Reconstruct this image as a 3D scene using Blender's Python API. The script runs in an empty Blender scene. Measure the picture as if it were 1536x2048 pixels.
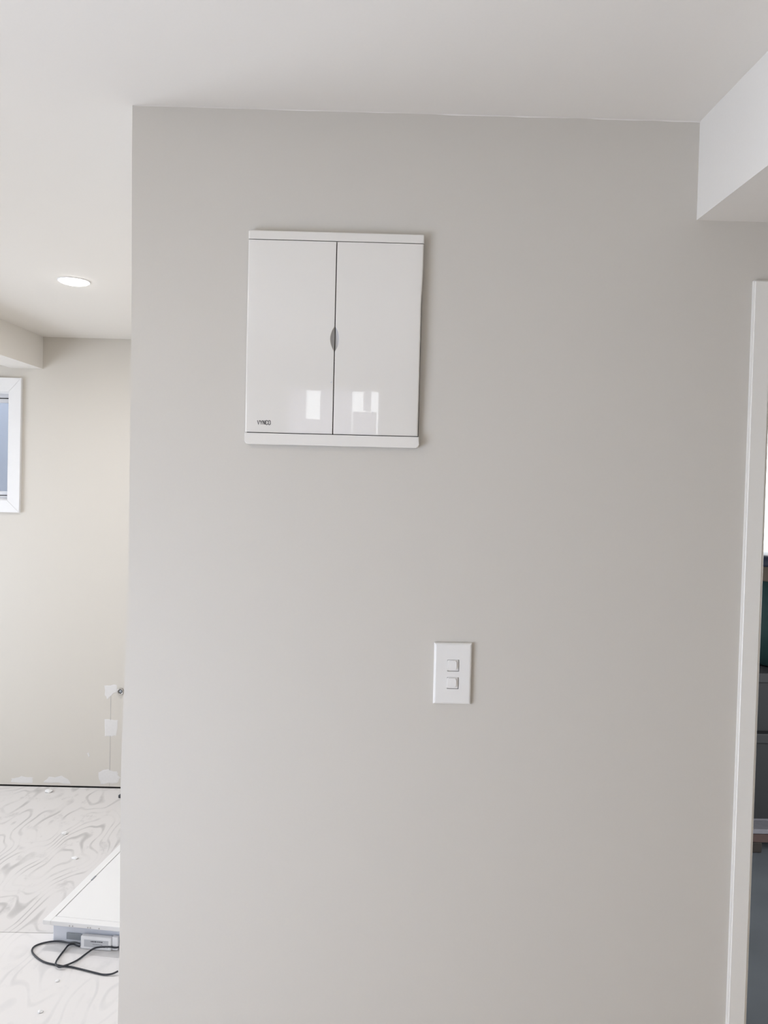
import bpy, bmesh, math, random
from mathutils import Vector, Matrix
random.seed(7)
S = bpy.context.scene
C = S.collection

# ------------------------------------------------------------------ camera
cam_d = bpy.data.cameras.new('camera')
cam_d.sensor_fit = 'VERTICAL'
cam_d.sensor_height = 36.0
cam_d.lens = 1538.0 / 2048.0 * 36.0
cam_d.clip_start = 0.05
cam_d.clip_end = 400
cam = bpy.data.objects.new('camera', cam_d)
C.objects.link(cam)
PITCH, YAW, ROLL = -0.02504, -0.00748, 0.02483
cam.matrix_world = (Matrix.Translation((0, 0, 1.6213)) @ Matrix.Rotation(YAW, 4, 'Z') @
                    Matrix.Rotation(PITCH + math.pi / 2, 4, 'X') @ Matrix.Rotation(ROLL, 4, 'Z'))
S.camera = cam

# ------------------------------------------------------------------ world, lights, exposure
w = bpy.data.worlds.new('overcast_sky')
S.world = w
w.use_nodes = True
bg = w.node_tree.nodes['Background']
bg.inputs[0].default_value = (0.93, 0.965, 1.0, 1)
bg.inputs[1].default_value = 5.0

S.view_settings.view_transform = 'Standard'
S.view_settings.look = 'None'
S.view_settings.gamma = 1.0
S.view_settings.use_curve_mapping = False
S.view_settings.exposure = 0.02


def area(name, loc, direction, sx, sy, power, col):
    d = bpy.data.lights.new(name, 'AREA')
    d.shape = 'RECTANGLE'
    d.size, d.size_y = sx, sy
    d.energy = power
    d.color = col
    o = bpy.data.objects.new(name, d)
    o.location = loc
    o.rotation_euler = Vector(direction).to_track_quat('-Z', 'Y').to_euler()
    C.objects.link(o)
    return o


DAY = (0.56, 0.70, 1.0)
# daylight entering by the glazed door close on the left and by the far room's window
area('daylight_glazed_door', (-1.70, 0.05, 0.82), (1, 0, 0), 1.4, 1.15, 36, DAY)
area('daylight_far_room', (-3.33, 2.75, 1.15), (1, 0, 0), 1.5, 1.3, 26, (0.70, 0.80, 1.0))

# ------------------------------------------------------------------ helpers


def link(name, bm, mat, parent=None, smooth=False):
    me = bpy.data.meshes.new(name)
    bmesh.ops.recalc_face_normals(bm, faces=bm.faces)
    bm.to_mesh(me)
    bm.free()
    if smooth:
        for p in me.polygons:
            p.use_smooth = True
    o = bpy.data.objects.new(name, me)
    C.objects.link(o)
    if mat:
        me.materials.append(mat)
    if parent:
        o.parent = parent
        o.matrix_parent_inverse = Matrix.Identity(4)
    return o


def tag(o, label, cat, group=None, kind=None):
    o['label'] = label
    o['category'] = cat
    if group:
        o['group'] = group
    if kind:
        o['kind'] = kind
    return o


def root(name, loc, rz=0.0):
    o = bpy.data.objects.new(name, None)
    o.empty_display_size = 0.05
    o.location = loc
    o.rotation_euler = (0, 0, rz)
    C.objects.link(o)
    return o


def box(bm, x0, x1, y0, y1, z0, z1, bev=0.0, seg=2):
    r = bmesh.ops.create_cube(bm, size=1.0)
    vs = r['verts']
    for v in vs:
        v.co = Vector(((x0 + x1) / 2 + v.co.x * (x1 - x0), (y0 + y1) / 2 + v.co.y * (y1 - y0),
                       (z0 + z1) / 2 + v.co.z * (z1 - z0)))
    if bev:
        es = list({e for v in vs for e in v.link_edges})
        bmesh.ops.bevel(bm, geom=es, offset=bev, segments=seg, affect='EDGES', profile=0.5)


def boxo(name, dims, mat, parent=None, bev=0.0, seg=2, smooth=False):
    bm = bmesh.new()
    box(bm, *dims, bev=bev, seg=seg)
    return link(name, bm, mat, parent, smooth)


def prism(bm, pts, y0, y1, axis='Y'):
    """closed outline in (x,z) [axis Y] or (x,y) [axis Z] extruded between y0 and y1"""
    def P(a, b, t):
        return (a, t, b) if axis == 'Y' else (a, b, t)
    f0 = [bm.verts.new(P(a, b, y0)) for a, b in pts]
    f1 = [bm.verts.new(P(a, b, y1)) for a, b in pts]
    n = len(pts)
    bm.faces.new(f0)
    bm.faces.new(f1[::-1])
    for i in range(n):
        bm.faces.new((f0[i], f1[i], f1[(i + 1) % n], f0[(i + 1) % n]))


def rrect(cx, cz, w_, h_, r, n=5, rot=0.0):
    pts = []
    for sx, sz, a0 in ((1, 1, 0), (-1, 1, 90), (-1, -1, 180), (1, -1, 270)):
        for k in range(n + 1):
            a = math.radians(a0 + 90 * k / n)
            pts.append((sx * (w_ / 2 - r) + r * math.cos(a), sz * (h_ / 2 - r) + r * math.sin(a)))
    c, s = math.cos(rot), math.sin(rot)
    return [(cx + c * x - s * z, cz + s * x + c * z) for x, z in pts]


def lathe(bm, prof, n=32, cap=False):
    rings = []
    for r, z in prof:
        rings.append([bm.verts.new((r * math.cos(2 * math.pi * i / n), r * math.sin(2 * math.pi * i / n), z)) for i in range(n)])
    for a, b in zip(rings, rings[1:]):
        for i in range(n):
            bm.faces.new((a[i], a[(i + 1) % n], b[(i + 1) % n], b[i]))
    if cap:
        bm.faces.new(rings[0])
        bm.faces.new(rings[-1])


def tube(bm, pts, r, n=8, sub=8):
    P = [Vector(p) for p in pts]
    Q = []
    for i in range(len(P) - 1):
        p0, p1, p2, p3 = P[max(i - 1, 0)], P[i], P[i + 1], P[min(i + 2, len(P) - 1)]
        for k in range(sub):
            t = k / sub
            Q.append(0.5 * ((2 * p1) + (p2 - p0) * t + (2 * p0 - 5 * p1 + 4 * p2 - p3) * t * t + (3 * p1 - p0 - 3 * p2 + p3) * t ** 3))
    Q.append(P[-1])
    rings = []
    for i, q in enumerate(Q):
        d = (Q[min(i + 1, len(Q) - 1)] - Q[max(i - 1, 0)]).normalized()
        up = Vector((0, 0, 1)) if abs(d.z) < 0.95 else Vector((1, 0, 0))
        s = d.cross(up).normalized()
        u = s.cross(d)
        rings.append([bm.verts.new(q + (s * math.cos(2 * math.pi * k / n) + u * math.sin(2 * math.pi * k / n)) * r) for k in range(n)])
    for a, b in zip(rings, rings[1:]):
        for k in range(n):
            bm.faces.new((a[k], a[(k + 1) % n], b[(k + 1) % n], b[k]))
    bm.faces.new(rings[0][::-1])
    bm.faces.new(rings[-1])


# ------------------------------------------------------------------ materials
def mat(name, col, rough=0.6, spec=0.5, bump=None, metal=0.0, emit=None, coat=0.0):
    m = bpy.data.materials.new(name)
    m.use_nodes = True
    nt = m.node_tree
    b = nt.nodes['Principled BSDF']
    b.inputs['Base Color'].default_value = (*col, 1)
    b.inputs['Roughness'].default_value = rough
    b.inputs['Specular IOR Level'].default_value = spec
    b.inputs['Metallic'].default_value = metal
    b.inputs['Coat Weight'].default_value = coat
    if emit:
        b.inputs['Emission Color'].default_value = (*emit[0], 1)
        b.inputs['Emission Strength'].default_value = emit[1]
    # fine colour variation so nothing is a dead flat tone
    tc = nt.nodes.new('ShaderNodeTexCoord')
    no = nt.nodes.new('ShaderNodeTexNoise')
    no.inputs['Scale'].default_value = bump[0] if bump else 60
    no.inputs['Detail'].default_value = 4
    nt.links.new(tc.outputs['Object'], no.inputs['Vector'])
    mx = nt.nodes.new('ShaderNodeMix')
    mx.data_type = 'RGBA'
    v = bump[2] if bump and len(bump) > 2 else 0.012
    mx.inputs[6].default_value = (*[max(0, c * (1 - v)) for c in col], 1)
    mx.inputs[7].default_value = (*[min(1, c * (1 + v)) for c in col], 1)
    nt.links.new(no.outputs['Fac'], mx.inputs[0])
    nt.links.new(mx.outputs[2], b.inputs['Base Color'])
    if bump and bump[1] > 0:
        bp = nt.nodes.new('ShaderNodeBump')
        bp.inputs['Strength'].default_value = bump[1]
        bp.inputs['Distance'].default_value = 0.001
        nt.links.new(no.outputs['Fac'], bp.inputs['Height'])
        nt.links.new(bp.outputs['Normal'], b.inputs['Normal'])
    return m


M = {}
M['wall'] = mat('wall_paint', (0.628, 0.590, 0.527), 0.55, 0.3, (260, 0.08))
M['ceiling'] = mat('ceiling_paint', (0.78, 0.745, 0.69), 0.75, 0.2, (200, 0.05))
M['trim'] = mat('trim_gloss', (0.81, 0.78, 0.72), 0.35, 0.4, (40, 0.03))
M['casing'] = mat('casing_white', (0.78, 0.77, 0.755), 0.4, 0.4, (40, 0.03))
M['plastic'] = mat('cabinet_white_gloss', (0.79, 0.755, 0.695), 0.02, 0.9, (30, 0.0, 0.004))
M['plastic_satin'] = mat('cabinet_white_satin', (0.79, 0.755, 0.695), 0.22, 0.45, (30, 0.0, 0.004))
M['grip'] = mat('grip_recess_shade', (0.56, 0.54, 0.52), 0.3, 0.4)  # white plastic greyed to stand in for shade inside the scoop
M['switch'] = mat('switch_white', (0.81, 0.785, 0.74), 0.28, 0.45, (30, 0.0, 0.004))
M['dark_gap'] = mat('dark_gap', (0.035, 0.033, 0.03), 0.8, 0.1)
M['ink'] = mat('grey_ink', (0.075, 0.072, 0.075), 0.5, 0.2)
M['black_rubber'] = mat('black_rubber', (0.035, 0.037, 0.042), 0.45, 0.4)
M['grey_plug'] = mat('grey_plastic', (0.30, 0.32, 0.34), 0.5, 0.4)
M['filler'] = mat('filler_plaster', (0.71, 0.69, 0.665), 0.9, 0.1, (90, 0.4, 0.03))
M['joint'] = mat('paper_joint', (0.50, 0.48, 0.455), 0.8, 0.1)
M['panel_white'] = mat('panel_white', (0.82, 0.81, 0.79), 0.35, 0.4, (15, 0.02))
M['panel_side'] = mat('panel_side', (0.72, 0.74, 0.79), 0.4, 0.4, (15, 0.02))
M['steel'] = mat('chrome_pipe', (0.55, 0.53, 0.50), 0.22, 0.5, metal=1.0)
M['alu'] = mat('window_aluminium', (0.60, 0.60, 0.61), 0.4, 0.5, metal=0.2)
M['adaptor'] = mat('adaptor_white', (0.86, 0.855, 0.85), 0.4, 0.4)
M['label_grey'] = mat('adaptor_label', (0.56, 0.565, 0.575), 0.5, 0.3, (900, 0, 0.10))
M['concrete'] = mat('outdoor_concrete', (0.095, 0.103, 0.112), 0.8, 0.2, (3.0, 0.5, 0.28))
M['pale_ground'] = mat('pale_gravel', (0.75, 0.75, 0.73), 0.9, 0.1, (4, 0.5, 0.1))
M['weathered'] = mat('weathered_plank', (0.17, 0.165, 0.18), 0.85, 0.1, (30, 0.6, 0.2))
M['brown_wood'] = mat('brown_timber', (0.075, 0.05, 0.045), 0.8, 0.1, (30, 0.6, 0.2))
M['dark_wood'] = mat('dark_timber', (0.035, 0.03, 0.027), 0.85, 0.1, (30, 0.6, 0.2))
M['charcoal'] = mat('charcoal_plastic', (0.018, 0.018, 0.019), 0.6, 0.3, (12, 0.2, 0.15))
M['teal'] = mat('dark_green_plastic', (0.016, 0.045, 0.045), 0.55, 0.3, (10, 0.1, 0.12))
M['tan'] = mat('brown_band', (0.12, 0.10, 0.08), 0.7, 0.2)
M['navy'] = mat('navy_lid', (0.022, 0.03, 0.055), 0.4, 0.4)
M['cladding'] = mat('neighbour_cladding', (0.25, 0.265, 0.30), 0.8, 0.2, (6, 0.1, 0.06))
M['curtain'] = mat('net_curtain', (0.72, 0.69, 0.75), 0.9, 0.1)
cn = M['curtain'].node_tree
tr = cn.nodes.new('ShaderNodeBsdfTranslucent'); tr.inputs[0].default_value = (0.60, 0.56, 0.66, 1)
ms = cn.nodes.new('ShaderNodeMixShader'); ms.inputs[0].default_value = 0.6
cn.links.new(cn.nodes['Principled BSDF'].outputs[0], ms.inputs[1]); cn.links.new(tr.outputs[0], ms.inputs[2])
cn.links.new(ms.outputs[0], cn.nodes['Material Output'].inputs[0])
M['lens'] = mat('downlight_lens', (0.9, 0.9, 0.9), 0.5, 0.2, emit=((1.0, 0.99, 0.97), 22.0))


def ply_mat(name, base, dark, amount):
    m = bpy.data.materials.new(name)
    m.use_nodes = True
    nt = m.node_tree
    b = nt.nodes['Principled BSDF']
    b.inputs['Roughness'].default_value = 0.7
    b.inputs['Specular IOR Level'].default_value = 0.25
    tc = nt.nodes.new('ShaderNodeTexCoord')
    mp = nt.nodes.new('ShaderNodeMapping')
    mp.inputs['Rotation'].default_value = (0, 0, math.radians(6))
    mp.inputs['Scale'].default_value = (1.0, 0.40, 1.0)
    nt.links.new(tc.outputs['Object'], mp.inputs['Vector'])
    # cathedral grain: contour lines of a soft stretched noise
    no = nt.nodes.new('ShaderNodeTexNoise')
    no.inputs['Scale'].default_value = 2.9
    no.inputs['Detail'].default_value = 2.3
    no.inputs['Roughness'].default_value = 0.45
    nt.links.new(mp.outputs['Vector'], no.inputs['Vector'])
    mul = nt.nodes.new('ShaderNodeMath'); mul.operation = 'MULTIPLY'; mul.inputs[1].default_value = 165.0
    nt.links.new(no.outputs['Fac'], mul.inputs[0])
    sn = nt.nodes.new('ShaderNodeMath'); sn.operation = 'SINE'
    nt.links.new(mul.outputs[0], sn.inputs[0])
    rp = nt.nodes.new('ShaderNodeMapRange')
    rp.inputs['From Min'].default_value = 0.35
    rp.inputs['From Max'].default_value = 1.0
    nt.links.new(sn.outputs[0], rp.inputs['Value'])
    # patchy white dust hides part of the grain
    n2 = nt.nodes.new('ShaderNodeTexNoise')
    n2.inputs['Scale'].default_value = 5.0
    n2.inputs['Detail'].default_value = 5
    nt.links.new(tc.outputs['Object'], n2.inputs['Vector'])
    r2 = nt.nodes.new('ShaderNodeMapRange')
    r2.inputs['From Min'].default_value = 0.42
    r2.inputs['From Max'].default_value = 0.62
    r2.inputs['To Min'].default_value = 0.10
    nt.links.new(n2.outputs['Fac'], r2.inputs['Value'])
    m1 = nt.nodes.new('ShaderNodeMath'); m1.operation = 'MULTIPLY'
    nt.links.new(rp.outputs[0], m1.inputs[0]); nt.links.new(r2.outputs[0], m1.inputs[1])
    # smudges
    n3 = nt.nodes.new('ShaderNodeTexNoise')
    n3.inputs['Scale'].default_value = 14.0
    n3.inputs['Detail'].default_value = 8
    n3.inputs['Roughness'].default_value = 0.65
    mp3 = nt.nodes.new('ShaderNodeMapping'); mp3.inputs['Scale'].default_value = (1, 0.55, 1)
    nt.links.new(tc.outputs['Object'], mp3.inputs['Vector'])
    nt.links.new(mp3.outputs['Vector'], n3.inputs['Vector'])
    r3 = nt.nodes.new('ShaderNodeMapRange')
    r3.inputs['From Min'].default_value = 0.56
    r3.inputs['From Max'].default_value = 0.74
    r3.inputs['To Max'].default_value = 0.9
    nt.links.new(n3.outputs['Fac'], r3.inputs['Value'])
    ad = nt.nodes.new('ShaderNodeMath'); ad.operation = 'MAXIMUM'
    nt.links.new(m1.outputs[0], ad.inputs[0]); nt.links.new(r3.outputs[0], ad.inputs[1])
    am = nt.nodes.new('ShaderNodeMath'); am.operation = 'MULTIPLY'; am.inputs[1].default_value = amount
    nt.links.new(ad.outputs[0], am.inputs[0])
    mx = nt.nodes.new('ShaderNodeMix'); mx.data_type = 'RGBA'
    mx.inputs[6].default_value = (*base, 1)
    mx.inputs[7].default_value = (*dark, 1)
    nt.links.new(am.outputs[0], mx.inputs[0])
    nt.links.new(mx.outputs[2], b.inputs['Base Color'])
    bp = nt.nodes.new('ShaderNodeBump'); bp.inputs['Strength'].default_value = 0.25; bp.inputs['Distance'].default_value = 0.001
    nt.links.new(ad.outputs[0], bp.inputs['Height'])
    nt.links.new(bp.outputs['Normal'], b.inputs['Normal'])
    return m


M['ply'] = ply_mat('dusty_plywood', (0.71, 0.68, 0.65), (0.44, 0.42, 0.40), 0.75)
M['ply_bare'] = ply_mat('bare_plywood', (0.58, 0.45, 0.31), (0.42, 0.33, 0.24), 0.6)
M['ply_clean'] = ply_mat('dusted_plywood', (0.77, 0.74, 0.71), (0.52, 0.51, 0.50), 0.35)

# frosted window pane
fg = bpy.data.materials.new('frosted_glass')
fg.use_nodes = True
b_ = fg.node_tree.nodes['Principled BSDF']
b_.inputs['Base Color'].default_value = (0.86, 0.90, 0.97, 1)
b_.inputs['Transmission Weight'].default_value = 1.0
b_.inputs['Roughness'].default_value = 0.35
b_.inputs['IOR'].default_value = 1.2
M['frosted'] = fg
cg = bpy.data.materials.new('clear_glass')
cg.use_nodes = True
b_ = cg.node_tree.nodes['Principled BSDF']
b_.inputs['Transmission Weight'].default_value = 1.0
b_.inputs['Roughness'].default_value = 0.0
b_.inputs['IOR'].default_value = 1.05
M['clear'] = cg

# ------------------------------------------------------------------ the setting
WY = 1.596          # front face of the main wall
FY = 4.10           # far wall of the left room
HC = 2.40           # ceiling height


def struct(o):
    o['kind'] = 'structure'
    return o


# ceiling and floor
LS = [(-3.5, 1.25), (-1.85, 1.25), (-1.85, -3.1), (1.95, -3.1), (1.95, WY + 0.1), (-0.4, WY + 0.1), (-0.4, FY + 0.12), (-3.5, FY + 0.12)]
bm = bmesh.new()
prism(bm, LS, HC, HC + 0.1, 'Z')
ceiling = struct(link('ceiling', bm, M['ceiling']))
bm = bmesh.new()
prism(bm, LS, -0.12, -0.018, 'Z')
floor = struct(link('floor', bm, M['ply_clean']))
# sheets of plywood on the joists
boxo('plywood_sheet', (-3.40, -0.50, 2.752, FY - 0.001, -0.018, 0.0), M['ply'], floor, 0.001, 1)
boxo('plywood_sheet', (-3.40, -0.525, 1.552, 2.749, -0.018, 0.0), M['ply_clean'], floor, 0.001, 1)
boxo('plywood_sheet', (-1.75, -0.527, 0.30, 1.549, -0.018, 0.0), M['ply_bare'], floor, 0.001, 1)
boxo('plywood_sheet', (-0.524, 1.85, 0.30, 1.549, -0.018, 0.0), M['ply_bare'], floor, 0.001, 1)
boxo('plywood_sheet', (-1.75, 0.05, -3.0, 0.297, -0.018, 0.0), M['ply_bare'], floor, 0.001, 1)
boxo('plywood_sheet', (0.053, 1.85, -3.0, 0.297, -0.018, 0.0), M['ply_bare'], floor, 0.001, 1)

# main wall with its slightly wavy stopped corner and the doorway opening at its right
left_edge = [(-0.5228, 2.3999), (-0.5222, 2.30), (-0.5185, 2.05), (-0.5172, 1.90), (-0.5165, 1.75), (-0.5160, 1.5932), (-0.5152, 1.47),
             (-0.5153, 1.385), (-0.5172, 1.31), (-0.5192, 1.239), (-0.5212, 1.176), (-0.5232, 1.08), (-0.5242, 0.99), (-0.5228, 0.85),
             (-0.5210, 0.70), (-0.5212, 0.58), (-0.5222, 0.47), (-0.523, 0.2), (-0.523, 0.0)]
DX0, DX1, DZ = 0.7885, 1.62, 2.054
bm = bmesh.new()
prism(bm, left_edge + [(DX0, 0.0), (DX0, DZ), (DX1, DZ), (DX1, 0.0), (1.85, 0.0), (1.85, 2.3999)], WY, WY + 0.10)
wall_main = struct(link('wall_front', bm, M['wall']))
bm = bmesh.new()
prism(bm, [(-0.50, WY + 0.10), (-0.40, WY + 0.10), (-0.40, FY), (-0.50, FY)], 0.0, HC, 'Z')
struct(link('wall_right', bm, M['wall']))

# wobbly painted line where the ceiling paint meets the wall
bm = bmesh.new()
N = 150
prev = None
ph = [random.uniform(0, 6.28) for _ in range(6)]
for i in range(N + 1):
    x = -0.519 + (0.642 + 0.519) * i / N
    t = (x + 0.52)
    wv = 0.5 + 0.5 * math.sin(t * 17 + ph[0]) * 0.5 + 0.3 * math.sin(t * 39 + ph[1]) + 0.22 * math.sin(t * 83 + ph[2]) * (t / 1.16)
    d = 0.0005 + 0.0019 * max(0.0, wv) * (0.25 + 0.75 * min(1, t / 0.9))
    vs = [bm.verts.new((x, WY - 0.0006, HC - d)), bm.verts.new((x, WY - 0.0016, HC - 0.0002)), bm.verts.new((x, WY + 0.0002, HC - d)), bm.verts.new((x, WY + 0.0002, HC - 0.0002))]
    if prev:
        bm.faces.new((prev[0], vs[0], vs[1], prev[1]))
        bm.faces.new((prev[0], prev[2], vs[2], vs[0]))
    prev = vs
struct(link('trim_1', bm, M['ceiling']))

# far wall of the left room, stopping 10 mm above the floor so that a dark slot shows
wx0, wx1, wz0, wz1 = -3.10, -1.9638, 1.533, 2.103      # opening of the window
bm = bmesh.new()
xs = [-3.40, wx0, wx1, -0.40]
zs = [0.008, wz0, wz1, HC]
for i in range(3):
    for j in range(3):
        if i == 1 and j == 1:
            continue
        x0, x1, z0, z1 = xs[i], xs[i + 1], zs[j], zs[j + 1]
        bm.faces.new([bm.verts.new(p) for p in ((x0, FY, z0), (x1, FY, z0), (x1, FY, z1), (x0, FY, z1))])
        bm.faces.new([bm.verts.new(p) for p in ((x0, FY + 0.12, z0), (x0, FY + 0.12, z1), (x1, FY + 0.12, z1), (x1, FY + 0.12, z0))])
for a, b in (((wx0, wz0), (wx1, wz0)), ((wx1, wz0), (wx1, wz1)), ((wx1, wz1), (wx0, wz1)), ((wx0, wz1), (wx0, wz0)),
             ((-3.40, 0.008), (-0.40, 0.008))):
    bm.faces.new([bm.verts.new(p) for p in ((a[0], FY, a[1]), (b[0], FY, b[1]), (b[0], FY + 0.12, b[1]), (a[0], FY + 0.12, a[1]))])
bmesh.ops.remove_doubles(bm, verts=bm.verts, dist=1e-5)
wall_far = struct(link('wall_far', bm, M['wall']))
boxo('bottom_plate', (-3.40, -0.50, FY + 0.012, FY + 0.10, -0.018, 0.009), M['dark_gap'], wall_far)


def patch(name, pts, y, t, m, parent, jitter=0.004, feather=True):
    """thin smear of filler: irregular outline, thinner towards its edge"""
    bm = bmesh.new()
    cx = sum(p[0] for p in pts) / len(pts)
    cz = sum(p[1] for p in pts) / len(pts)
    out = []
    n = len(pts)
    for i in range(n):
        a, b = pts[i], pts[(i + 1) % n]
        for k in range(4):
            f = k / 4
            out.append((a[0] + (b[0] - a[0]) * f + random.uniform(-1, 1) * jitter, a[1] + (b[1] - a[1]) * f + random.uniform(-1, 1) * jitter))
    e = [bm.verts.new((x, y - 0.0002, z)) for x, z in out]
    q = [bm.verts.new((cx + (x - cx) * 0.86, y - t, cz + (z - cz) * 0.86)) for x, z in out]
    bm.faces.new(q)
    for i in range(len(out)):
        j = (i + 1) % len(out)
        bm.faces.new((e[i], e[j], q[j], q[i]))
    return link(name, bm, m, parent)


patch('filler_patch', [(-1.440, 0.553), (-1.375, 0.560), (-1.373, 0.522), (-1.400, 0.505), (-1.425, 0.480), (-1.440, 0.505)], FY, 0.0012, M['filler'], wall_far, 0.003)
patch('filler_patch', [(-1.436, 0.373), (-1.368, 0.368), (-1.372, 0.283), (-1.432, 0.279)], FY, 0.0012, M['filler'], wall_far, 0.003)
patch('filler_patch', [(-1.465, 0.080), (-1.430, 0.100), (-1.365, 0.092), (-1.352, 0.055), (-1.37, 0.026), (-1.45, 0.024)], FY, 0.0012, M['filler'], wall_far, 0.006)
patch('filler_patch', [(-1.93, 0.040), (-1.88, 0.052), (-1.815, 0.050), (-1.820, 0.015), (-1.935, 0.018)], FY, 0.0010, M['filler'], wall_far, 0.003)
patch('filler_patch', [(-1.735, 0.052), (-1.66, 0.060), (-1.61, 0.020), (-1.76, 0.020)], FY, 0.0010, M['filler'], wall_far, 0.005)
patch('filler_patch', [(-1.528, 0.186), (-1.520, 0.192), (-1.514, 0.170), (-1.520, 0.165)], FY, 0.0015, M['filler'], wall_far, 0.001)
boxo('sheet_joint', (-1.4075, -1.4050, FY - 0.0008, FY, 0.012, 0.502), M['joint'], wall_far)

# the rest of the shell, behind and beside the camera: left wall with a sliding door and a window, back wall with a window


def wall_with_holes(name, axis, pos, thick, a0, a1, holes, z1=HC):
    """wall in the plane x=pos (axis X) or y=pos (axis Y) spanning a0..a1; holes (b0,b1,z0,z1)"""
    bm = bmesh.new()
    A = sorted({a0, a1, *[h[0] for h in holes], *[h[1] for h in holes]})
    Z = sorted({0.0, z1, *[h[2] for h in holes], *[h[3] for h in holes]})
    for i in range(len(A) - 1):
        for j in range(len(Z) - 1):
            ac, zc = (A[i] + A[i + 1]) / 2, (Z[j] + Z[j + 1]) / 2
            if any(h[0] < ac < h[1] and h[2] < zc < h[3] for h in holes):
                continue
            if axis == 'X':
                box(bm, pos, pos + thick, A[i], A[i + 1], Z[j], Z[j + 1])
            else:
                box(bm, A[i], A[i + 1], pos, pos + thick, Z[j], Z[j + 1])
    return struct(link(name, bm, M['wall']))


wall_with_holes('wall_left', 'X', -3.50, 0.10, 1.25, FY + 0.12, [(1.95, 3.55, 0.45, 1.85)])
wall_with_holes('wall_near_left', 'X', -1.85, 0.10, -3.0, 1.25, [(-0.90, 0.80, 0.02, 2.02)])
wall_with_holes('wall_alcove', 'Y', 1.25, 0.10, -3.4, -1.85, [])
wall_with_holes('wall_back', 'Y', -3.10, 0.10, -1.85, 1.85, [(-0.755, -0.005, 0.95, 2.22)])
struct(boxo('wall_side', (1.85, 1.95, -3.1, WY + 0.1, 0, HC), M['wall']))

# glazed door in the near left wall (out of view)
sd = root('door_2', (-1.80, -0.05, 0.02)); struct(sd)
for i, (y0, y1, xo) in enumerate(((-0.85, 0.03, -0.02), (-0.03, 0.85, 0.02))):
    bm = bmesh.new()
    box(bm, xo - 0.02, xo + 0.02, y0, y0 + 0.06, 0, 2.0); box(bm, xo - 0.02, xo + 0.02, y1 - 0.06, y1, 0, 2.0)
    box(bm, xo - 0.02, xo + 0.02, y0, y1, 0, 0.08); box(bm, xo - 0.02, xo + 0.02, y0, y1, 1.94, 2.0)
    link('door_frame', bm, M['alu'], sd)
    boxo('pane', (xo - 0.003, xo + 0.003, y0 + 0.06, y1 - 0.06, 0.08, 1.94), M['clear'], sd)
# window in the left wall of the far room
sw = root('window_2', (-3.45, 2.75, 0.45)); struct(sw)
bm = bmesh.new()
for y0, y1, z0, z1 in ((-0.8, -0.75, 0, 1.4), (0.75, 0.8, 0, 1.4), (-0.8, 0.8, 0, 0.05), (-0.8, 0.8, 1.35, 1.4), (-0.02, 0.02, 0, 1.4)):
    box(bm, -0.02, 0.02, y0, y1, z0, z1)
link('window_frame', bm, M['alu'], sw)
boxo('pane', (-0.003, 0.003, -0.75, -0.02, 0.05, 1.35), M['clear'], sw)
boxo('pane', (-0.003, 0.003, 0.02, 0.75, 0.05, 1.35), M['clear'], sw)
# back window whose daylight shows in the cabinet doors, half covered by net curtains
bw = root('window_3', (-0.38, -3.05, 0.95)); struct(bw)
bm = bmesh.new()
for x0, x1, z0, z1 in ((-0.375, -0.36, 0, 1.27), (0.36, 0.375, 0, 1.27), (-0.375, 0.375, 0, 0.04), (-0.375, 0.375, 1.255, 1.27)):
    box(bm, x0, x1, -0.02, 0.02, z0, z1)
link('window_frame', bm, M['casing'], bw)
boxo('pane', (-0.36, 0.36, -0.003, 0.003, 0.04, 1.255), M['clear'], bw)


def curtain(x0, x1, z0, z1, label, dy=0.0):
    bm = bmesh.new()
    n = max(8, int((x1 - x0) / 0.006))
    c = []
    for i in range(n + 1):
        x = x0 + (x1 - x0) * i / n
        c.append((x, 0.012 * math.sin(x * 150) + 0.004 * math.sin(x * 377)))
    lo = [bm.verts.new((x, -2.975 + y, z0 + 0.004 * math.sin(x * 90))) for x, y in c]
    hi = [bm.verts.new((x, -2.975 + y * 0.6, z1)) for x, y in c]
    for i in range(n):
        bm.faces.new((lo[i], lo[i + 1], hi[i + 1], hi[i]))
    for v in bm.verts:
        v.co.y += dy
    o = link('net_curtain', bm, M['curtain'], None, True)
    return tag(o, label, 'curtain')


curtain(-0.745, -0.590, 0.97, 2.23, 'narrow pale net curtain at the left side of the back window')
curtain(-0.480, -0.228, 0.97, 2.23, 'wide pale net curtain in the middle of the back window')
curtain(-0.140, -0.078, 2.0, 2.23, 'slim pale net curtain strip at the right of the back window')
curtain(-0.600, -0.470, 0.97, 1.90, 'short pale sheet added to dim the lower left gap of the back window', 0.045)  # added sheet, breaks up the reflected gap on the cabinet door
curtain(-0.222, -0.034, 0.97, 1.99, 'short pale sheet added to block the lower right of the back window', 0.0)  # added blocker, cuts the right-hand reflected gaps off below

# ceiling beams (box bulkheads)
bm = bmesh.new()
prism(bm, [(0.6415, WY), (1.85, WY), (1.85, -3.0), (0.6415 + 0.045 * 4.6, -3.0)], 2.199, HC, 'Z')
struct(link('trim_2', bm, M['ceiling']))
bm = bmesh.new()
prism(bm, [(-1.7935, FY), (-1.966, FY), (-1.966 - 0.05 * 4, FY - 4), (-1.7935 - 0.05 * 4, FY - 4)], 2.2318, HC, 'Z')
struct(link('trim_3', bm, M['ceiling']))

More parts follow.
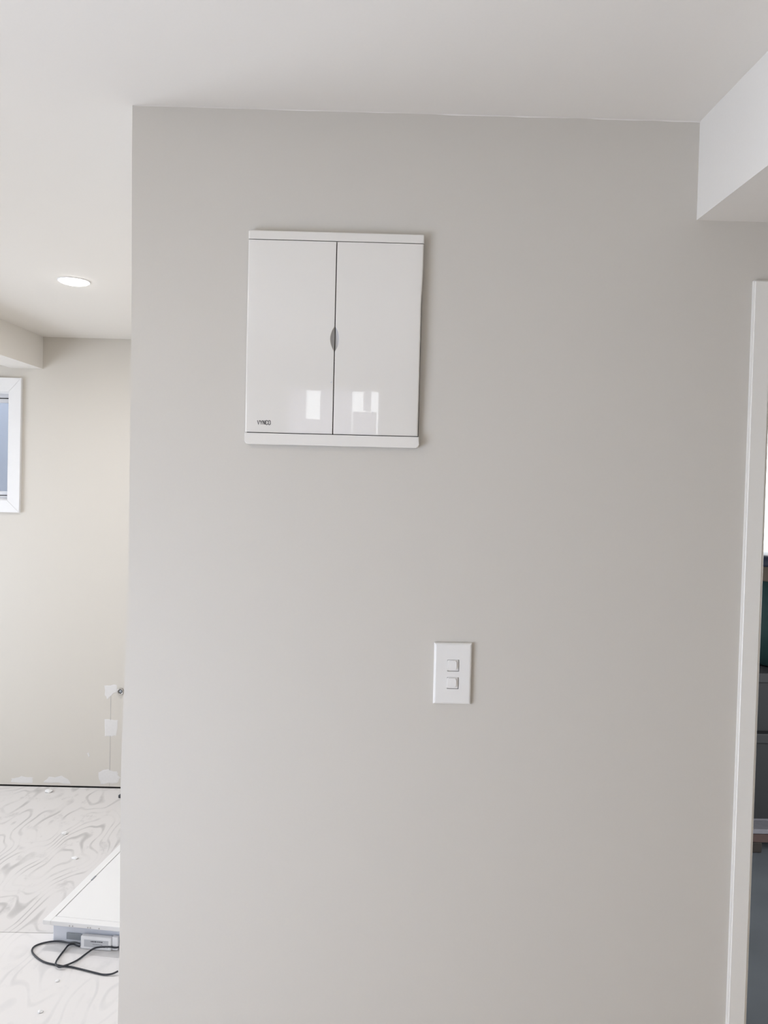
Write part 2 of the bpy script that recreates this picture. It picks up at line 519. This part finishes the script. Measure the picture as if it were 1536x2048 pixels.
# doorway at the right: architrave and jamb lining
dr = root('door_1', (0, 0, 0)); struct(dr)
bm = bmesh.new()
prism(bm, [(0.7615, 0.0), (0.7985, 0.0), (0.7985, 2.0395), (0.7615, 2.0765)], WY - 0.011, WY - 0.0002)
bmesh.ops.bevel(bm, geom=[e for e in bm.edges if all(v.co.y < WY - 0.01 for v in e.verts) and not all(v.co.z > 2.03 for v in e.verts)], offset=0.0025, segments=3, affect='EDGES')
link('architrave', bm, M['trim'], dr)
bm = bmesh.new()
prism(bm, [(0.7615, 2.0765), (0.7985, 2.0395), (DX1 + 0.007, 2.0395), (DX1 + 0.044, 2.0765)], WY - 0.011, WY - 0.0002)
bmesh.ops.bevel(bm, geom=[e for e in bm.edges if all(v.co.y < WY - 0.01 for v in e.verts) and abs(e.verts[0].co.z - e.verts[1].co.z) < 0.001], offset=0.0025, segments=3, affect='EDGES')
link('architrave', bm, M['trim'], dr)
bm = bmesh.new()
prism(bm, [(DX1 + 0.002, 0.0), (DX1 + 0.044, 0.0), (DX1 + 0.044, 2.079), (DX1 + 0.002, 2.037)], WY - 0.011, WY - 0.0002)
link('architrave', bm, M['trim'], dr)
boxo('door_jamb', (0.7885, 0.8060, WY - 0.0003, WY + 0.112, 0.0, 2.037), M['trim'], dr, 0.001, 1)
boxo('door_jamb', (DX1 - 0.018, DX1 + 0.0, WY - 0.0003, WY + 0.112, 0.0, 2.037), M['trim'], dr, 0.001, 1)
boxo('head_jamb', (0.7885, DX1, WY - 0.0003, WY + 0.112, 2.0371, 2.054), M['trim'], dr, 0.001, 1)
boxo('threshold', (DX0 + 0.018, DX1, WY, WY + 0.14, -0.018, 0.012), M['brown_wood'], dr, 0.002, 1)

# window of the left room
wn = root('window_1', (0, 0, 0)); struct(wn)
ox0, ox1, oz0, oz1 = wx0 - 0.066, -1.8975, 1.468, 2.1785
for nm, pts in (('casing', [(wx1, wz1), (ox1, oz1), (ox1 - 0.002, oz0), (wx1 - 0.001, wz0)]),
                ('casing', [(wx0, wz1), (ox0, oz1), (ox1, oz1), (wx1, wz1)]),
                ('casing', [(wx0, wz0), (wx1 - 0.001, wz0), (ox1 - 0.002, oz0), (ox0, oz0)]),
                ('casing', [(wx0, wz1), (wx0, wz0), (ox0, oz0), (ox0, oz1)])):
    bm = bmesh.new()
    prism(bm, pts, FY - 0.018, FY - 0.0002)
    bmesh.ops.bevel(bm, geom=[e for e in bm.edges if all(v.co.y < FY - 0.017 for v in e.verts)], offset=0.0015, segments=2, affect='EDGES')
    link(nm, bm, M['casing'], wn)
rv = 0.030
for nm, d in (('reveal', (wx0, wx1, FY, FY + rv, wz1 - 0.006, wz1)), ('reveal', (wx0, wx1, FY, FY + rv, wz0, wz0 + 0.006)),
              ('reveal', (wx1 - 0.006, wx1, FY, FY + rv, wz0, wz1)), ('reveal', (wx0, wx0 + 0.006, FY, FY + rv, wz0, wz1))):
    boxo(nm, d, M['casing'], wn)
bm = bmesh.new()
yf = FY + rv
box(bm, wx0, wx1, yf, yf + 0.05, wz1 - 0.026, wz1)
box(bm, wx0, wx1, yf, yf + 0.05, wz0, wz0 + 0.022)
box(bm, wx1 - 0.014, wx1, yf, yf + 0.05, wz0, wz1)
box(bm, wx0, wx0 + 0.02, yf, yf + 0.05, wz0, wz1)
link('window_frame', bm, M['alu'], wn)
bm = bmesh.new()
box(bm, wx0 + 0.02, wx1 - 0.010, yf + 0.004, yf + 0.03, wz1 - 0.052, wz1 - 0.031, 0.001, 1)
box(bm, wx0 + 0.02, wx1 - 0.010, yf + 0.004, yf + 0.03, wz0 + 0.026, wz0 + 0.046, 0.001, 1)
box(bm, wx1 - 0.024, wx1 - 0.010, yf + 0.004, yf + 0.03, wz0 + 0.03, wz1 - 0.03, 0.001, 1)
box(bm, wx0 + 0.02, wx0 + 0.04, yf + 0.004, yf + 0.03, wz0 + 0.03, wz1 - 0.03, 0.001, 1)
link('sash', bm, M['alu'], wn)
bm = bmesh.new()
box(bm, wx0 + 0.02, wx1 - 0.010, yf + 0.012, yf + 0.028, wz1 - 0.031, wz1 - 0.026)
box(bm, wx0 + 0.02, wx1 - 0.010, yf + 0.012, yf + 0.028, wz0 + 0.022, wz0 + 0.026)
link('seal', bm, M['dark_gap'], wn)
boxo('pane', (wx0 + 0.04, wx1 - 0.022, yf + 0.016, yf + 0.020, wz0 + 0.044, wz1 - 0.050), M['frosted'], wn)

# ------------------------------------------------------------------ outdoors
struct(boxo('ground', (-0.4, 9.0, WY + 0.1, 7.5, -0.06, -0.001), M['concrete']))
g2 = boxo('ground', (-60, 80, 7.5, 120, -0.08, -0.02), M['pale_ground']); struct(g2)
struct(boxo('roof', (-0.4, 9.0, WY + 0.1, 6.6, 2.42, 2.52), M['weathered']))
struct(boxo('wall_outside', (-3.9, -0.4, 5.0, 5.1, 0.0, 3.2), M['cladding']))
for px in (2.9, 8.6):
    struct(boxo('pillar', (px, px + 0.1, 6.3, 6.4, 0, 2.42), M['weathered']))

# ------------------------------------------------------------------ downlight
dl = tag(root('downlight', (-1.183, 2.966, HC)), 'round white recessed downlight glowing in the ceiling of the left room', 'light')
bm = bmesh.new()
lathe(bm, [(0.060, -0.0001), (0.0595, -0.0025), (0.057, -0.0035), (0.0545, -0.002), (0.054, -0.0001)], 40)
link('bezel', bm, M['casing'], dl, True)
bm = bmesh.new()
lathe(bm, [(0.0545, -0.001), (0.050, -0.0065), (0.038, -0.010), (0.020, -0.0118), (0.0015, -0.012)], 40, True)
link('diffuser', bm, M['lens'], dl, True)
ld = bpy.data.lights.new('downlight_lamp', 'AREA')
ld.shape = 'DISK'; ld.size = 0.09; ld.energy = 12; ld.color = (0.97, 0.96, 1.0)
lo = bpy.data.objects.new('downlight_lamp', ld); lo.location = (0, 0, -0.014); C.objects.link(lo); lo.parent = dl

# a second downlight above and to the left of the camera (out of the frame)
d2 = dl.copy(); C.objects.link(d2); d2.location = (-1.183, 0.35, HC)
d2['label'] = 'round white recessed downlight in the ceiling beside the camera'
for ch in list(dl.children):
    c = ch.copy(); C.objects.link(c); c.parent = d2
    if c.type == 'LIGHT':
        c.data = ch.data.copy(); c.data.energy = 5; c.data.color = (1.0, 0.90, 0.76)

# ------------------------------------------------------------------ electrical cabinet
cb = tag(root('electrical_cabinet', (0, WY, 0)), 'glossy white two door switchboard cabinet mounted flush on the grey wall', 'cabinet')
CX0, CX1, CZ0, CZ1 = -0.2778, 0.0803, 1.7145, 2.1492
SK = 0.0015                      # its slight lean
tz, bz = 2.1304, 1.7380          # the two horizontal seams


def place(bm, dx=0.0):
    return bm


bm = bmesh.new()
box(bm, CX0 + 0.003, CX1 - 0.0015, -0.0045, -0.0003, CZ0 + 0.002, CZ1 - 0.003)
link('back_plate', bm, M['dark_gap'], cb)


def rounded_band(z0, z1, round_low, name):
    bm = bmesh.new()
    r = 0.0065
    w_ = CX1 - CX0
    cx = (CX0 + CX1) / 2
    pts = []
    if round_low:
        pts = [(CX0, z1), (CX0, z0 + r)] + [(CX0 + r - r * math.cos(a), z0 + r - r * math.sin(a)) for a in [math.radians(15 * k) for k in range(1, 6)]] + \
              [(CX0 + r, z0), (CX1 - r, z0)] + [(CX1 - r + r * math.sin(a), z0 + r - r * math.cos(a)) for a in [math.radians(15 * k) for k in range(1, 6)]] + [(CX1, z0 + r), (CX1, z1)]
    else:
        r = 0.0022
        pts = [(CX0, z0), (CX0, z1 - r), (CX0 + r, z1), (CX1 - r, z1), (CX1, z1 - r), (CX1, z0)]
    prism(bm, pts, -0.0165, -0.002)
    zin = z1 if round_low else z0
    es = [e for e in bm.edges if all(v.co.y < -0.016 for v in e.verts) and not all(abs(v.co.z - zin) < 1e-5 for v in e.verts)]
    bmesh.ops.bevel(bm, geom=es, offset=0.0028, segments=4, affect='EDGES', profile=0.5)
    return link(name, bm, M['plastic_satin'], cb)


rounded_band(tz + 0.0008, CZ1, False, 'top_band')
rounded_band(CZ0, bz - 0.0008, True, 'bottom_band')

GZ, GH = 1.9328, 0.0246          # finger grip centre height and half height
GW = 0.0080
MID = -0.0975


def half_lens(z):
    t = (z - GZ) / GH
    return GW * (1 - t * t) if abs(t) < 1 else 0.0


def door(side):
    """one door leaf: gently bowed sheet, round outer edge, half lens cut at the meeting edge"""
    bm = bmesh.new()
    zt, zb_ = tz - 0.0010, bz + 0.0010
    rows = []
    n = 26
    base = [zb_ + (zt - zb_) * k / n for k in range(n + 1)]
    base += [GZ + GH * math.sin(math.radians(a)) for a in range(-90, 91, 9)]
    base = sorted(set(round(z, 6) for z in base if zb_ - 1e-6 <= z <= zt + 1e-6))
    if side < 0:
        xo, xi = CX0 + 0.0002, MID - 0.0009
    else:
        xo, xi = CX1 - 0.0022, MID + 0.0009
    sgn = 1 if side < 0 else -1     # direction from outer to inner
    W = abs(xi - xo)
    R = 0.0034
    H2 = (zt - zb_) / 2
    zc = (zt + zb_) / 2
    for z in base:
        tt = (z - zc) / H2
        bow = 0.0026 * (1 - tt * tt)
        lean = 0.0018 * tt
        y0 = -0.0145 - bow - lean
        hl = half_lens(z)
        xq = xo
        if side > 0:
            xo_ = CX1 - 0.0006 - 0.0022 * min(1.0, max(0.0, (2.075 - z) / 0.06))
        else:
            xo_ = xo
        xo = xo_
        row = [(xo, -0.004)]
        for k in range(0, 7):
            a = math.radians(15 * k)
            row.append((xo + sgn * R * (1 - math.cos(a)), y0 + R * (1 - math.sin(a))))
        for f in (0.12, 0.3, 0.5, 0.7, 0.85):
            row.append((xo + sgn * W * f, y0))
        xe = xi - sgn * hl
        row.append((xe - sgn * 0.0008, y0))
        row.append((xe, y0 + 0.0008))
        row.append((xe, y0 + 0.0100))
        xo = xq
        rows.append([bm.verts.new((x, y, z)) for x, y in row])
    for a, b in zip(rows, rows[1:]):
        for i in range(len(a) - 1):
            bm.faces.new((a[i], a[i + 1], b[i + 1], b[i]))
    # close the top and bottom rims
    for r_, z in ((rows[0], base[0]), (rows[-1], base[-1])):
        vs = [bm.verts.new((v.co.x, -0.006, z)) for v in r_[1:]]
        for i in range(len(vs) - 1):
            bm.faces.new((r_[1 + i], r_[2 + i], vs[i + 1], vs[i]))
    d = link('door', bm, M['plastic'], cb, False)
    for p in d.data.polygons:
        p.use_smooth = True
    es = d.data
    # finger scoop behind the cut
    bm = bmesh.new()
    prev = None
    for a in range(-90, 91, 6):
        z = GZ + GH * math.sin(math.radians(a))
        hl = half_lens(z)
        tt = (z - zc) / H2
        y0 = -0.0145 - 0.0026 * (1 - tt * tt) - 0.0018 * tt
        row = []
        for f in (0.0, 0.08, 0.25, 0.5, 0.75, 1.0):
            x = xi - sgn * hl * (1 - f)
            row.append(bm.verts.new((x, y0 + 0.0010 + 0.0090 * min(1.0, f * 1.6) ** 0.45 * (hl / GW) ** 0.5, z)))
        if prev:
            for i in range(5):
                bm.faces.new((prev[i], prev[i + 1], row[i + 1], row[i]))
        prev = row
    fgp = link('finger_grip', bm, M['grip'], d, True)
    fgp['label'] = 'half-oval finger grip, its recess shade put into the grey'
    return d


dL = door(-1)
dR = door(1)
for d in (dL, dR):
    m = d.modifiers.new('edge', 'EDGE_SPLIT')
    m.split_angle = math.radians(38)

# lettering on the left door, strokes cut as thin raised ink
LX0, LX1, LZ0, LZ1 = -0.2527, -0.2250, 1.7543, 1.7640


def stroke(bm, pts, t, y, closed=False):
    n = len(pts)
    P = [Vector((p[0], p[1])) for p in pts]
    L, R_ = [], []
    for i in range(n):
        if closed:
            a, b = P[i - 1], P[(i + 1) % n]
        else:
            a, b = P[max(i - 1, 0)], P[min(i + 1, n - 1)]
        d = (b - a).normalized()
        nn = Vector((-d.y, d.x))
        m_ = 1.0
        if closed or 0 < i < n - 1:
            d1 = (P[i] - a).normalized()
            c = max(0.35, d.dot(d1))
            m_ = min(1.0 / c, 1.6)
        L.append(P[i] + nn * t / 2 * m_)
        R_.append(P[i] - nn * t / 2 * m_)
    rng = range(n) if closed else range(n - 1)
    for i in rng:
        j = (i + 1) % n
        q = [L[i], L[j], R_[j], R_[i]]
        f = [bm.verts.new((p.x, y - 0.00025, p.y)) for p in q]
        g = [bm.verts.new((p.x, y, p.y)) for p in q]
        bm.faces.new(f)
        for k in range(4):
            bm.faces.new((f[k], g[k], g[(k + 1) % 4], f[(k + 1) % 4]))


lw = (LX1 - LX0) / 5.0
H_ = LZ1 - LZ0
T = 0.0013
glyphs = {
    'V': [[(0.02, 1), (0.42, 0), (0.82, 1)]],
    'Y': [[(0.02, 1), (0.42, 0.45)], [(0.82, 1), (0.42, 0.45), (0.42, 0)]],
    'N': [[(0.10, 0), (0.10, 1)], [(0.10, 1), (0.76, 0)], [(0.76, 0), (0.76, 1)]],
    'C': [[(0.78, 0.74), (0.76, 0.90), (0.60, 1.0), (0.30, 1.0), (0.13, 0.88), (0.10, 0.70), (0.10, 0.30), (0.13, 0.12), (0.30, 0.0), (0.60, 0.0), (0.76, 0.10), (0.78, 0.26)]],
    'O': [[(0.30, 1.0), (0.13, 0.88), (0.10, 0.70), (0.10, 0.30), (0.13, 0.12), (0.30, 0.0), (0.62, 0.0), (0.79, 0.12), (0.82, 0.30), (0.82, 0.70), (0.79, 0.88), (0.62, 1.0)]],
}
zc = (tz + bz) / 2
H2 = (tz - bz) / 2 - 0.001
tt = ((LZ0 + LZ1) / 2 - zc) / H2
ly = -0.0145 - 0.0026 * (1 - tt * tt) - 0.0018 * tt
bm = bmesh.new()
for i, ch in enumerate('VYNCO'):
    for s in glyphs[ch]:
        pts = [(LX0 + lw * (i + 0.06) + p[0] * lw, LZ0 + T / 2 + p[1] * (H_ - T)) for p in s]
        stroke(bm, pts, T, 0.0, closed=(ch == 'O'))
let = link('lettering', bm, M['ink'], dL)
sl = (0.0026 * 2 * tt - 0.0018) / H2       # follow the bowed door
for v in let.data.vertices:
    v.co.y += ly - 0.00005 + sl * (v.co.z - (LZ0 + LZ1) / 2)
cb_scuff = patch('scuff', [(-0.1045, 1.8445), (-0.1012, 1.8460), (-0.1006, 1.8446), (-0.1038, 1.8432)], -0.0, 0.0001, M['label_grey'], dL, 0.0002)
t2 = (1.8465 - zc) / H2
for v in cb_scuff.data.vertices:
    v.co.y += -0.0145 - 0.0026 * (1 - t2 * t2) - 0.0018 * t2 - 0.00005

# ------------------------------------------------------------------ light switch
ls = tag(root('light_switch', (0.1629, WY, 1.2490)), 'white two gang light switch plate on the grey wall below the cabinet', 'switch')
ls.rotation_euler = (0, math.radians(-0.15), 0)
PW, PH, PT = 0.0392, 0.0640, 0.0085
holes = [(0.0008, 0.0170), (0.0006, -0.0196)]
hr = 0.0122
bm = bmesh.new()
bv = 0.0042
xs = sorted({-PW + bv, holes[0][0] - hr, holes[0][0] + hr, PW - bv})
zs = sorted({-PH + bv, holes[1][1] - hr, holes[1][1] + hr, holes[0][1] - hr, holes[0][1] + hr, PH - bv})
gv = {}


def V(x, y, z):
    k = (round(x, 5), round(y, 5), round(z, 5))
    if k not in gv:
        gv[k] = bm.verts.new(k)
    return gv[k]


for i in range(len(xs) - 1):
    for j in range(len(zs) - 1):
        if i == 1 and j in (1, 3):
            x0, x1, z0, z1 = xs[i], xs[i + 1], zs[j], zs[j + 1]
            for a, b in (((x0, z0), (x1, z0)), ((x1, z0), (x1, z1)), ((x1, z1), (x0, z1)), ((x0, z1), (x0, z0))):
                bm.faces.new((V(a[0], -PT, a[1]), V(b[0], -PT, b[1]), V(b[0], -PT + 0.005, b[1]), V(a[0], -PT + 0.005, a[1])))
            bm.faces.new((V(x0, -PT + 0.005, z0), V(x1, -PT + 0.005, z0), V(x1, -PT + 0.005, z1), V(x0, -PT + 0.005, z1)))
            continue
        bm.faces.new((V(xs[i], -PT, zs[j]), V(xs[i + 1], -PT, zs[j]), V(xs[i + 1], -PT, zs[j + 1]), V(xs[i], -PT, zs[j + 1])))
# bevelled rim running down to the wall
ring = []
front = [(x, zs[0]) for x in xs] + [(xs[-1], z) for z in zs[1:]] + [(x, zs[-1]) for x in xs[-2::-1]] + [(xs[0], z) for z in zs[-2:0:-1]]
prof = [(0.0, PT), (0.45, PT - 0.0007), (0.8, PT - 0.0022), (1.0, PT - 0.0042), (1.0, 0.0002)]
rings = []
for f, t in prof:
    rg = []
    for x, z in front:
        sx = PW - bv
        sz = PH - bv
        ex = x + bv * f * (1 if abs(x - sx) < 1e-6 else -1 if abs(x + sx) < 1e-6 else 0)
        ez = z + bv * f * (1 if abs(z - sz) < 1e-6 else -1 if abs(z + sz) < 1e-6 else 0)
        rg.append(V(ex, -t, ez))
    rings.append(rg)
for a, b in zip(rings, rings[1:]):
    for i in range(len(a)):
        j = (i + 1) % len(a)
        try:
            bm.faces.new((a[i], a[j], b[j], b[i]))
        except ValueError:
            pass
link('plate', bm, M['switch'], ls)
for hx, hz in holes:
    # raised surround and the rocker sitting up and left in it
    bm = bmesh.new()
    prism(bm, rrect(hx - 0.0007, hz + 0.0006, 0.0226, 0.0226, 0.0024), -PT - 0.0010, -PT + 0.0028)
    bmesh.ops.bevel(bm, geom=[e for e in bm.edges if all(v.co.y < -PT - 0.001 for v in e.verts)], offset=0.0009, segments=3, affect='EDGES')
    sr = link('rocker_surround', bm, M['switch'], ls)
    bm = bmesh.new()
    prism(bm, rrect(hx - 0.0024, hz + 0.0014, 0.0182, 0.0182, 0.0030), -0.0022, 0.0006)
    bmesh.ops.bevel(bm, geom=[e for e in bm.edges if all(v.co.y < -0.0021 for v in e.verts)], offset=0.0008, segments=3, affect='EDGES')
    for v in bm.verts:
        v.co.y += -PT - 0.0013 + (v.co.z - hz) * 0.05 + (v.co.x - hx) * -0.03
    link('rocker', bm, M['switch'], sr)

# ------------------------------------------------------------------ things on the floor of the left room
# white flat panel on a shallow box, turned a few degrees
AN = math.radians(-7.2)
pn = tag(root('storage_tray', (-1.137, 2.658, 0.0), AN), 'large flat white lidded tray lying on the plywood floor beside the partition', 'tray')
PWd, PL, PZ = 0.46, 0.95, 0.100
bm = bmesh.new()
g = 0.030
for d in ((0, g, 0, PL), (PWd - g, PWd, 0, PL), (g, PWd - g, 0, g), (g, PWd - g, PL - g, PL)):
    box(bm, d[0], d[1], d[2], d[3], PZ - 0.016, PZ, 0.0012, 1)
link('rim', bm, M['panel_white'], pn)
boxo('lid_panel', (g + 0.0022, PWd - g - 0.002, g + 0.0018, PL - g - 0.002, PZ - 0.014, PZ - 0.0004), M['panel_white'], pn, 0.001, 1)
boxo('body', (0.016, PWd - 0.02, 0.040, PL - 0.03, 0.0, PZ - 0.016), M['panel_side'], pn, 0.004, 2)
boxo('groove', (g - 0.002, PWd - g + 0.002, g - 0.002, PL - g + 0.002, PZ - 0.0175, PZ - 0.015), M['joint'], pn)
boxo('catch', (g - 0.001, g + 0.004, 0.284, 0.318, PZ - 0.002, PZ + 0.0015), M['grey_plug'], pn)
for q in (0.098, 0.109, 0.165, 0.174, 0.206):
    boxo('scratch', (q, q + 0.004, -0.0006, 0.0002, PZ - 0.014, PZ - 0.009), M['joint'], pn)

# power adaptor with its grey rating label
ad = tag(root('power_adaptor', (-0.948, 2.657, 0.0), math.radians(-6)), 'small white power adaptor with a grey label leaning on the white tray', 'adaptor')
bm = bmesh.new()
box(bm, -0.056, 0.056, -0.006, 0.013, 0.001, 0.047, 0.005, 3)
o = link('case', bm, M['adaptor'], ad)
boxo('rating_label', (-0.042, 0.046, -0.0066, -0.0055, 0.011, 0.036), M['label_grey'], ad)
bm = bmesh.new()
xx = -0.018
for k in range(9):
    wd = random.choice((0.002, 0.003, 0.0045))
    box(bm, xx, xx + wd, -0.0071, -0.0064, 0.029, 0.0325)
    xx += wd + 0.0018
for k in range(6):
    x0 = -0.01 + k * 0.006
    box(bm, x0, x0 + 0.004, -0.0070, -0.0064, 0.0205, 0.0217)
box(bm, 0.022, 0.034, -0.0071, -0.0064, 0.0125, 0.0145)
link('print', bm, M['ink'], ad)
boxo('cap', (0.0565, 0.078, -0.002, 0.012, 0.003, 0.050), M['adaptor'], ad, 0.003, 2)

# black cord
cd = root('black_cable', (-1.0, 2.62, 0))
tag(cd, 'thin black power cord looped on the floor in front of the white tray', 'cord')
r = 0.0030


def rel(pts):
    return [(x + 1.0, y - 2.62, z) for x, y, z in pts]


bm = bmesh.new()
tube(bm, rel([(-0.826, 2.520, 0.012), (-0.845, 2.514, 0.006), (-0.872, 2.513, 0.0040), (-0.904, 2.522, 0.0040), (-0.979, 2.546, 0.0040), (-1.010, 2.553, 0.0040), (-1.034, 2.556, 0.0040),
              (-1.092, 2.573, 0.0040), (-1.136, 2.604, 0.0040), (-1.163, 2.636, 0.0040), (-1.164, 2.664, 0.0040), (-1.137, 2.685, 0.0042),
              (-1.093, 2.688, 0.008), (-1.052, 2.672, 0.013), (-1.026, 2.664, 0.019), (-1.006, 2.656, 0.020)]), r)
link('lead', bm, M['black_rubber'], cd, True)
bm = bmesh.new()
tube(bm, rel([(-1.008, 2.660, 0.008), (-1.018, 2.664, 0.0080), (-1.036, 2.672, 0.0080), (-1.050, 2.668, 0.0060), (-1.054, 2.638, 0.0042), (-1.056, 2.600, 0.0042), (-1.053, 2.573, 0.0070), (-1.045, 2.551, 0.0115), (-1.030, 2.541, 0.0085),
              (-1.015, 2.543, 0.0115), (-1.000, 2.560, 0.0090), (-0.985, 2.590, 0.0045), (-0.966, 2.630, 0.0065), (-0.950, 2.646, 0.0110), (-0.925, 2.648, 0.0150), (-0.900, 2.646, 0.0170), (-0.880, 2.645, 0.0150), (-0.868, 2.650, 0.0140)]), r)
link('lead', bm, M['black_rubber'], cd, True)
# grey plug between tray and adaptor
pg = root('cord_plug', (-1.038, 2.680, 0.0), math.radians(-7))
tag(pg, 'flat grey plug standing between the white adaptor and the tray', 'plug')
boxo('plug_body', (-0.026, 0.030, 0.000, 0.0045, 0.0185, 0.0415), M['grey_plug'], pg, 0.0015, 2)
boxo('plug_foot', (-0.022, 0.026, 0.0003, 0.0042, 0.0005, 0.0187), M['panel_side'], pg, 0.001, 1)

# capped pipe out of the far wall
pp = tag(root('pipe_stub', (-1.352, FY, 0.5265)), 'short round chromed pipe stub sticking out of the far wall', 'pipe')
bm = bmesh.new()
lathe(bm, [(0.0120, 0.0), (0.0120, 0.004), (0.0165, 0.004), (0.0165, 0.014), (0.0150, 0.0155), (0.0115, 0.014), (0.0115, 0.006)], 28)
bmesh.ops.rotate(bm, verts=bm.verts, matrix=Matrix.Rotation(math.radians(90), 3, 'X'))
link('pipe_end', bm, M['steel'], pp, True)
bm = bmesh.new()
lathe(bm, [(0.0114, 0.008), (0.006, 0.011), (0.0005, 0.012)], 28, True)
bmesh.ops.rotate(bm, verts=bm.verts, matrix=Matrix.Rotation(math.radians(90), 3, 'X'))
link('pipe_plug', bm, M['grey_plug'], pp, True)

# tiny black scrap and flecks of plaster on the plywood


def blob(name, x, y, sx, sy, sz, m, label, cat, group=None):
    bm = bmesh.new()
    bmesh.ops.create_icosphere(bm, subdivisions=2, radius=1)
    for v in bm.verts:
        n = 1 + random.uniform(-0.22, 0.22)
        v.co = Vector((v.co.x * sx * n, v.co.y * sy * n, max(-0.5, v.co.z) * sz * n + sz * 0.5))
    zmin = min(v.co.z for v in bm.verts)
    for v in bm.verts:
        v.co.z -= zmin
    o = link(name, bm, m)
    o.location = (x, y, 0.0)
    tag(o, label, cat, group)


blob('rubber_scrap', -1.306, 3.975, 0.011, 0.010, 0.012, M['black_rubber'], 'tiny black rubber scrap on the floor right by the partition edge', 'scrap')
blob('plaster_chip', -1.700, 4.030, 0.020, 0.018, 0.010, M['panel_white'], 'larger white plaster chip lying close to the far wall', 'chip', 'plaster chips on the plywood')
blob('plaster_chip', -1.420, 3.545, 0.014, 0.012, 0.006, M['panel_white'], 'small white plaster chip in the middle of the plywood floor', 'chip', 'plaster chips on the plywood')
blob('plaster_chip', -1.280, 3.310, 0.016, 0.010, 0.005, M['panel_white'], 'small white plaster chip beside the tray long edge', 'chip', 'plaster chips on the plywood')
blob('plaster_chip', -1.000, 2.330, 0.008, 0.007, 0.004, M['panel_white'], 'small white plaster chip on the floor nearest the bottom edge', 'chip', 'plaster chips on the plywood')
blob('plaster_chip', -1.010, 2.480, 0.007, 0.006, 0.003, M['panel_white'], 'small white plaster chip just in front of the black cord', 'chip', 'plaster chips on the plywood')

# ------------------------------------------------------------------ outside the doorway
pb = tag(root('timber_pallet', (1.45, 3.50, 0.0)), 'low weathered timber pallet on the dark concrete outside the doorway', 'pallet')
for k in range(6):
    boxo('deck_plank', (0, 1.1, 0.006 + k * 0.112, 0.006 + k * 0.112 + 0.104, 0.086, 0.108), M['weathered'], pb, 0.003, 1)
for k, y in enumerate((0.0, 0.29, 0.58)):
    boxo('bearer', (0.0, 1.1, y, y + 0.045, 0.050, 0.0858), M['brown_wood'], pb, 0.002, 1)
    for x in (0.262, 0.85):
        boxo('foot_block', (x, x + 0.10, y + 0.0, y + 0.09, 0.0, 0.0498), M['dark_wood'], pb, 0.006, 2)


def crate(z0, z1, label):
    c = tag(root('storage_crate', (1.50, 3.60, z0)), label, 'crate', 'charcoal crates on the pallet')
    h_ = z1 - z0
    bm = bmesh.new()
    b0 = [(0.03, 0.03), (0.97, 0.03), (0.97, 0.50), (0.03, 0.50)]
    b1 = [(0.0, 0.0), (1.0, 0.0), (1.0, 0.53), (0.0, 0.53)]
    A = [bm.verts.new((x, y, 0)) for x, y in b0]
    B = [bm.verts.new((x, y, h_ - 0.05)) for x, y in b1]
    bm.faces.new(A[::-1]); bm.faces.new(B)
    for i in range(4):
        bm.faces.new((A[i], A[(i + 1) % 4], B[(i + 1) % 4], B[i]))
    link('crate_body', bm, M['charcoal'], c)
    boxo('crate_lid', (-0.012, 1.012, -0.012, 0.542, h_ - 0.05, h_ - 0.001), M['charcoal'], c, 0.006, 2)


crate(0.109, 0.530, 'charcoal plastic crate standing directly on the pallet')
crate(0.530, 0.818, 'charcoal plastic crate stacked under the dark green drum')
dm = tag(root('green_drum', (2.10, 3.865, 0.818)), 'dark green round drum with a navy lid on the charcoal crates', 'drum')
bm = bmesh.new()
lathe(bm, [(0.225, 0.0), (0.240, 0.01), (0.252, 0.20), (0.255, 0.42)], 48, True)
link('drum_body', bm, M['teal'], dm, True)
bm = bmesh.new()
lathe(bm, [(0.256, 0.418), (0.260, 0.425), (0.260, 0.488), (0.250, 0.492)], 48, True)
link('band', bm, M['tan'], dm, True)
bm = bmesh.new()
lathe(bm, [(0.262, 0.490), (0.268, 0.496), (0.268, 0.520), (0.258, 0.535), (0.20, 0.542), (0.01, 0.545)], 48, True)
link('drum_lid', bm, M['navy'], dm, True)
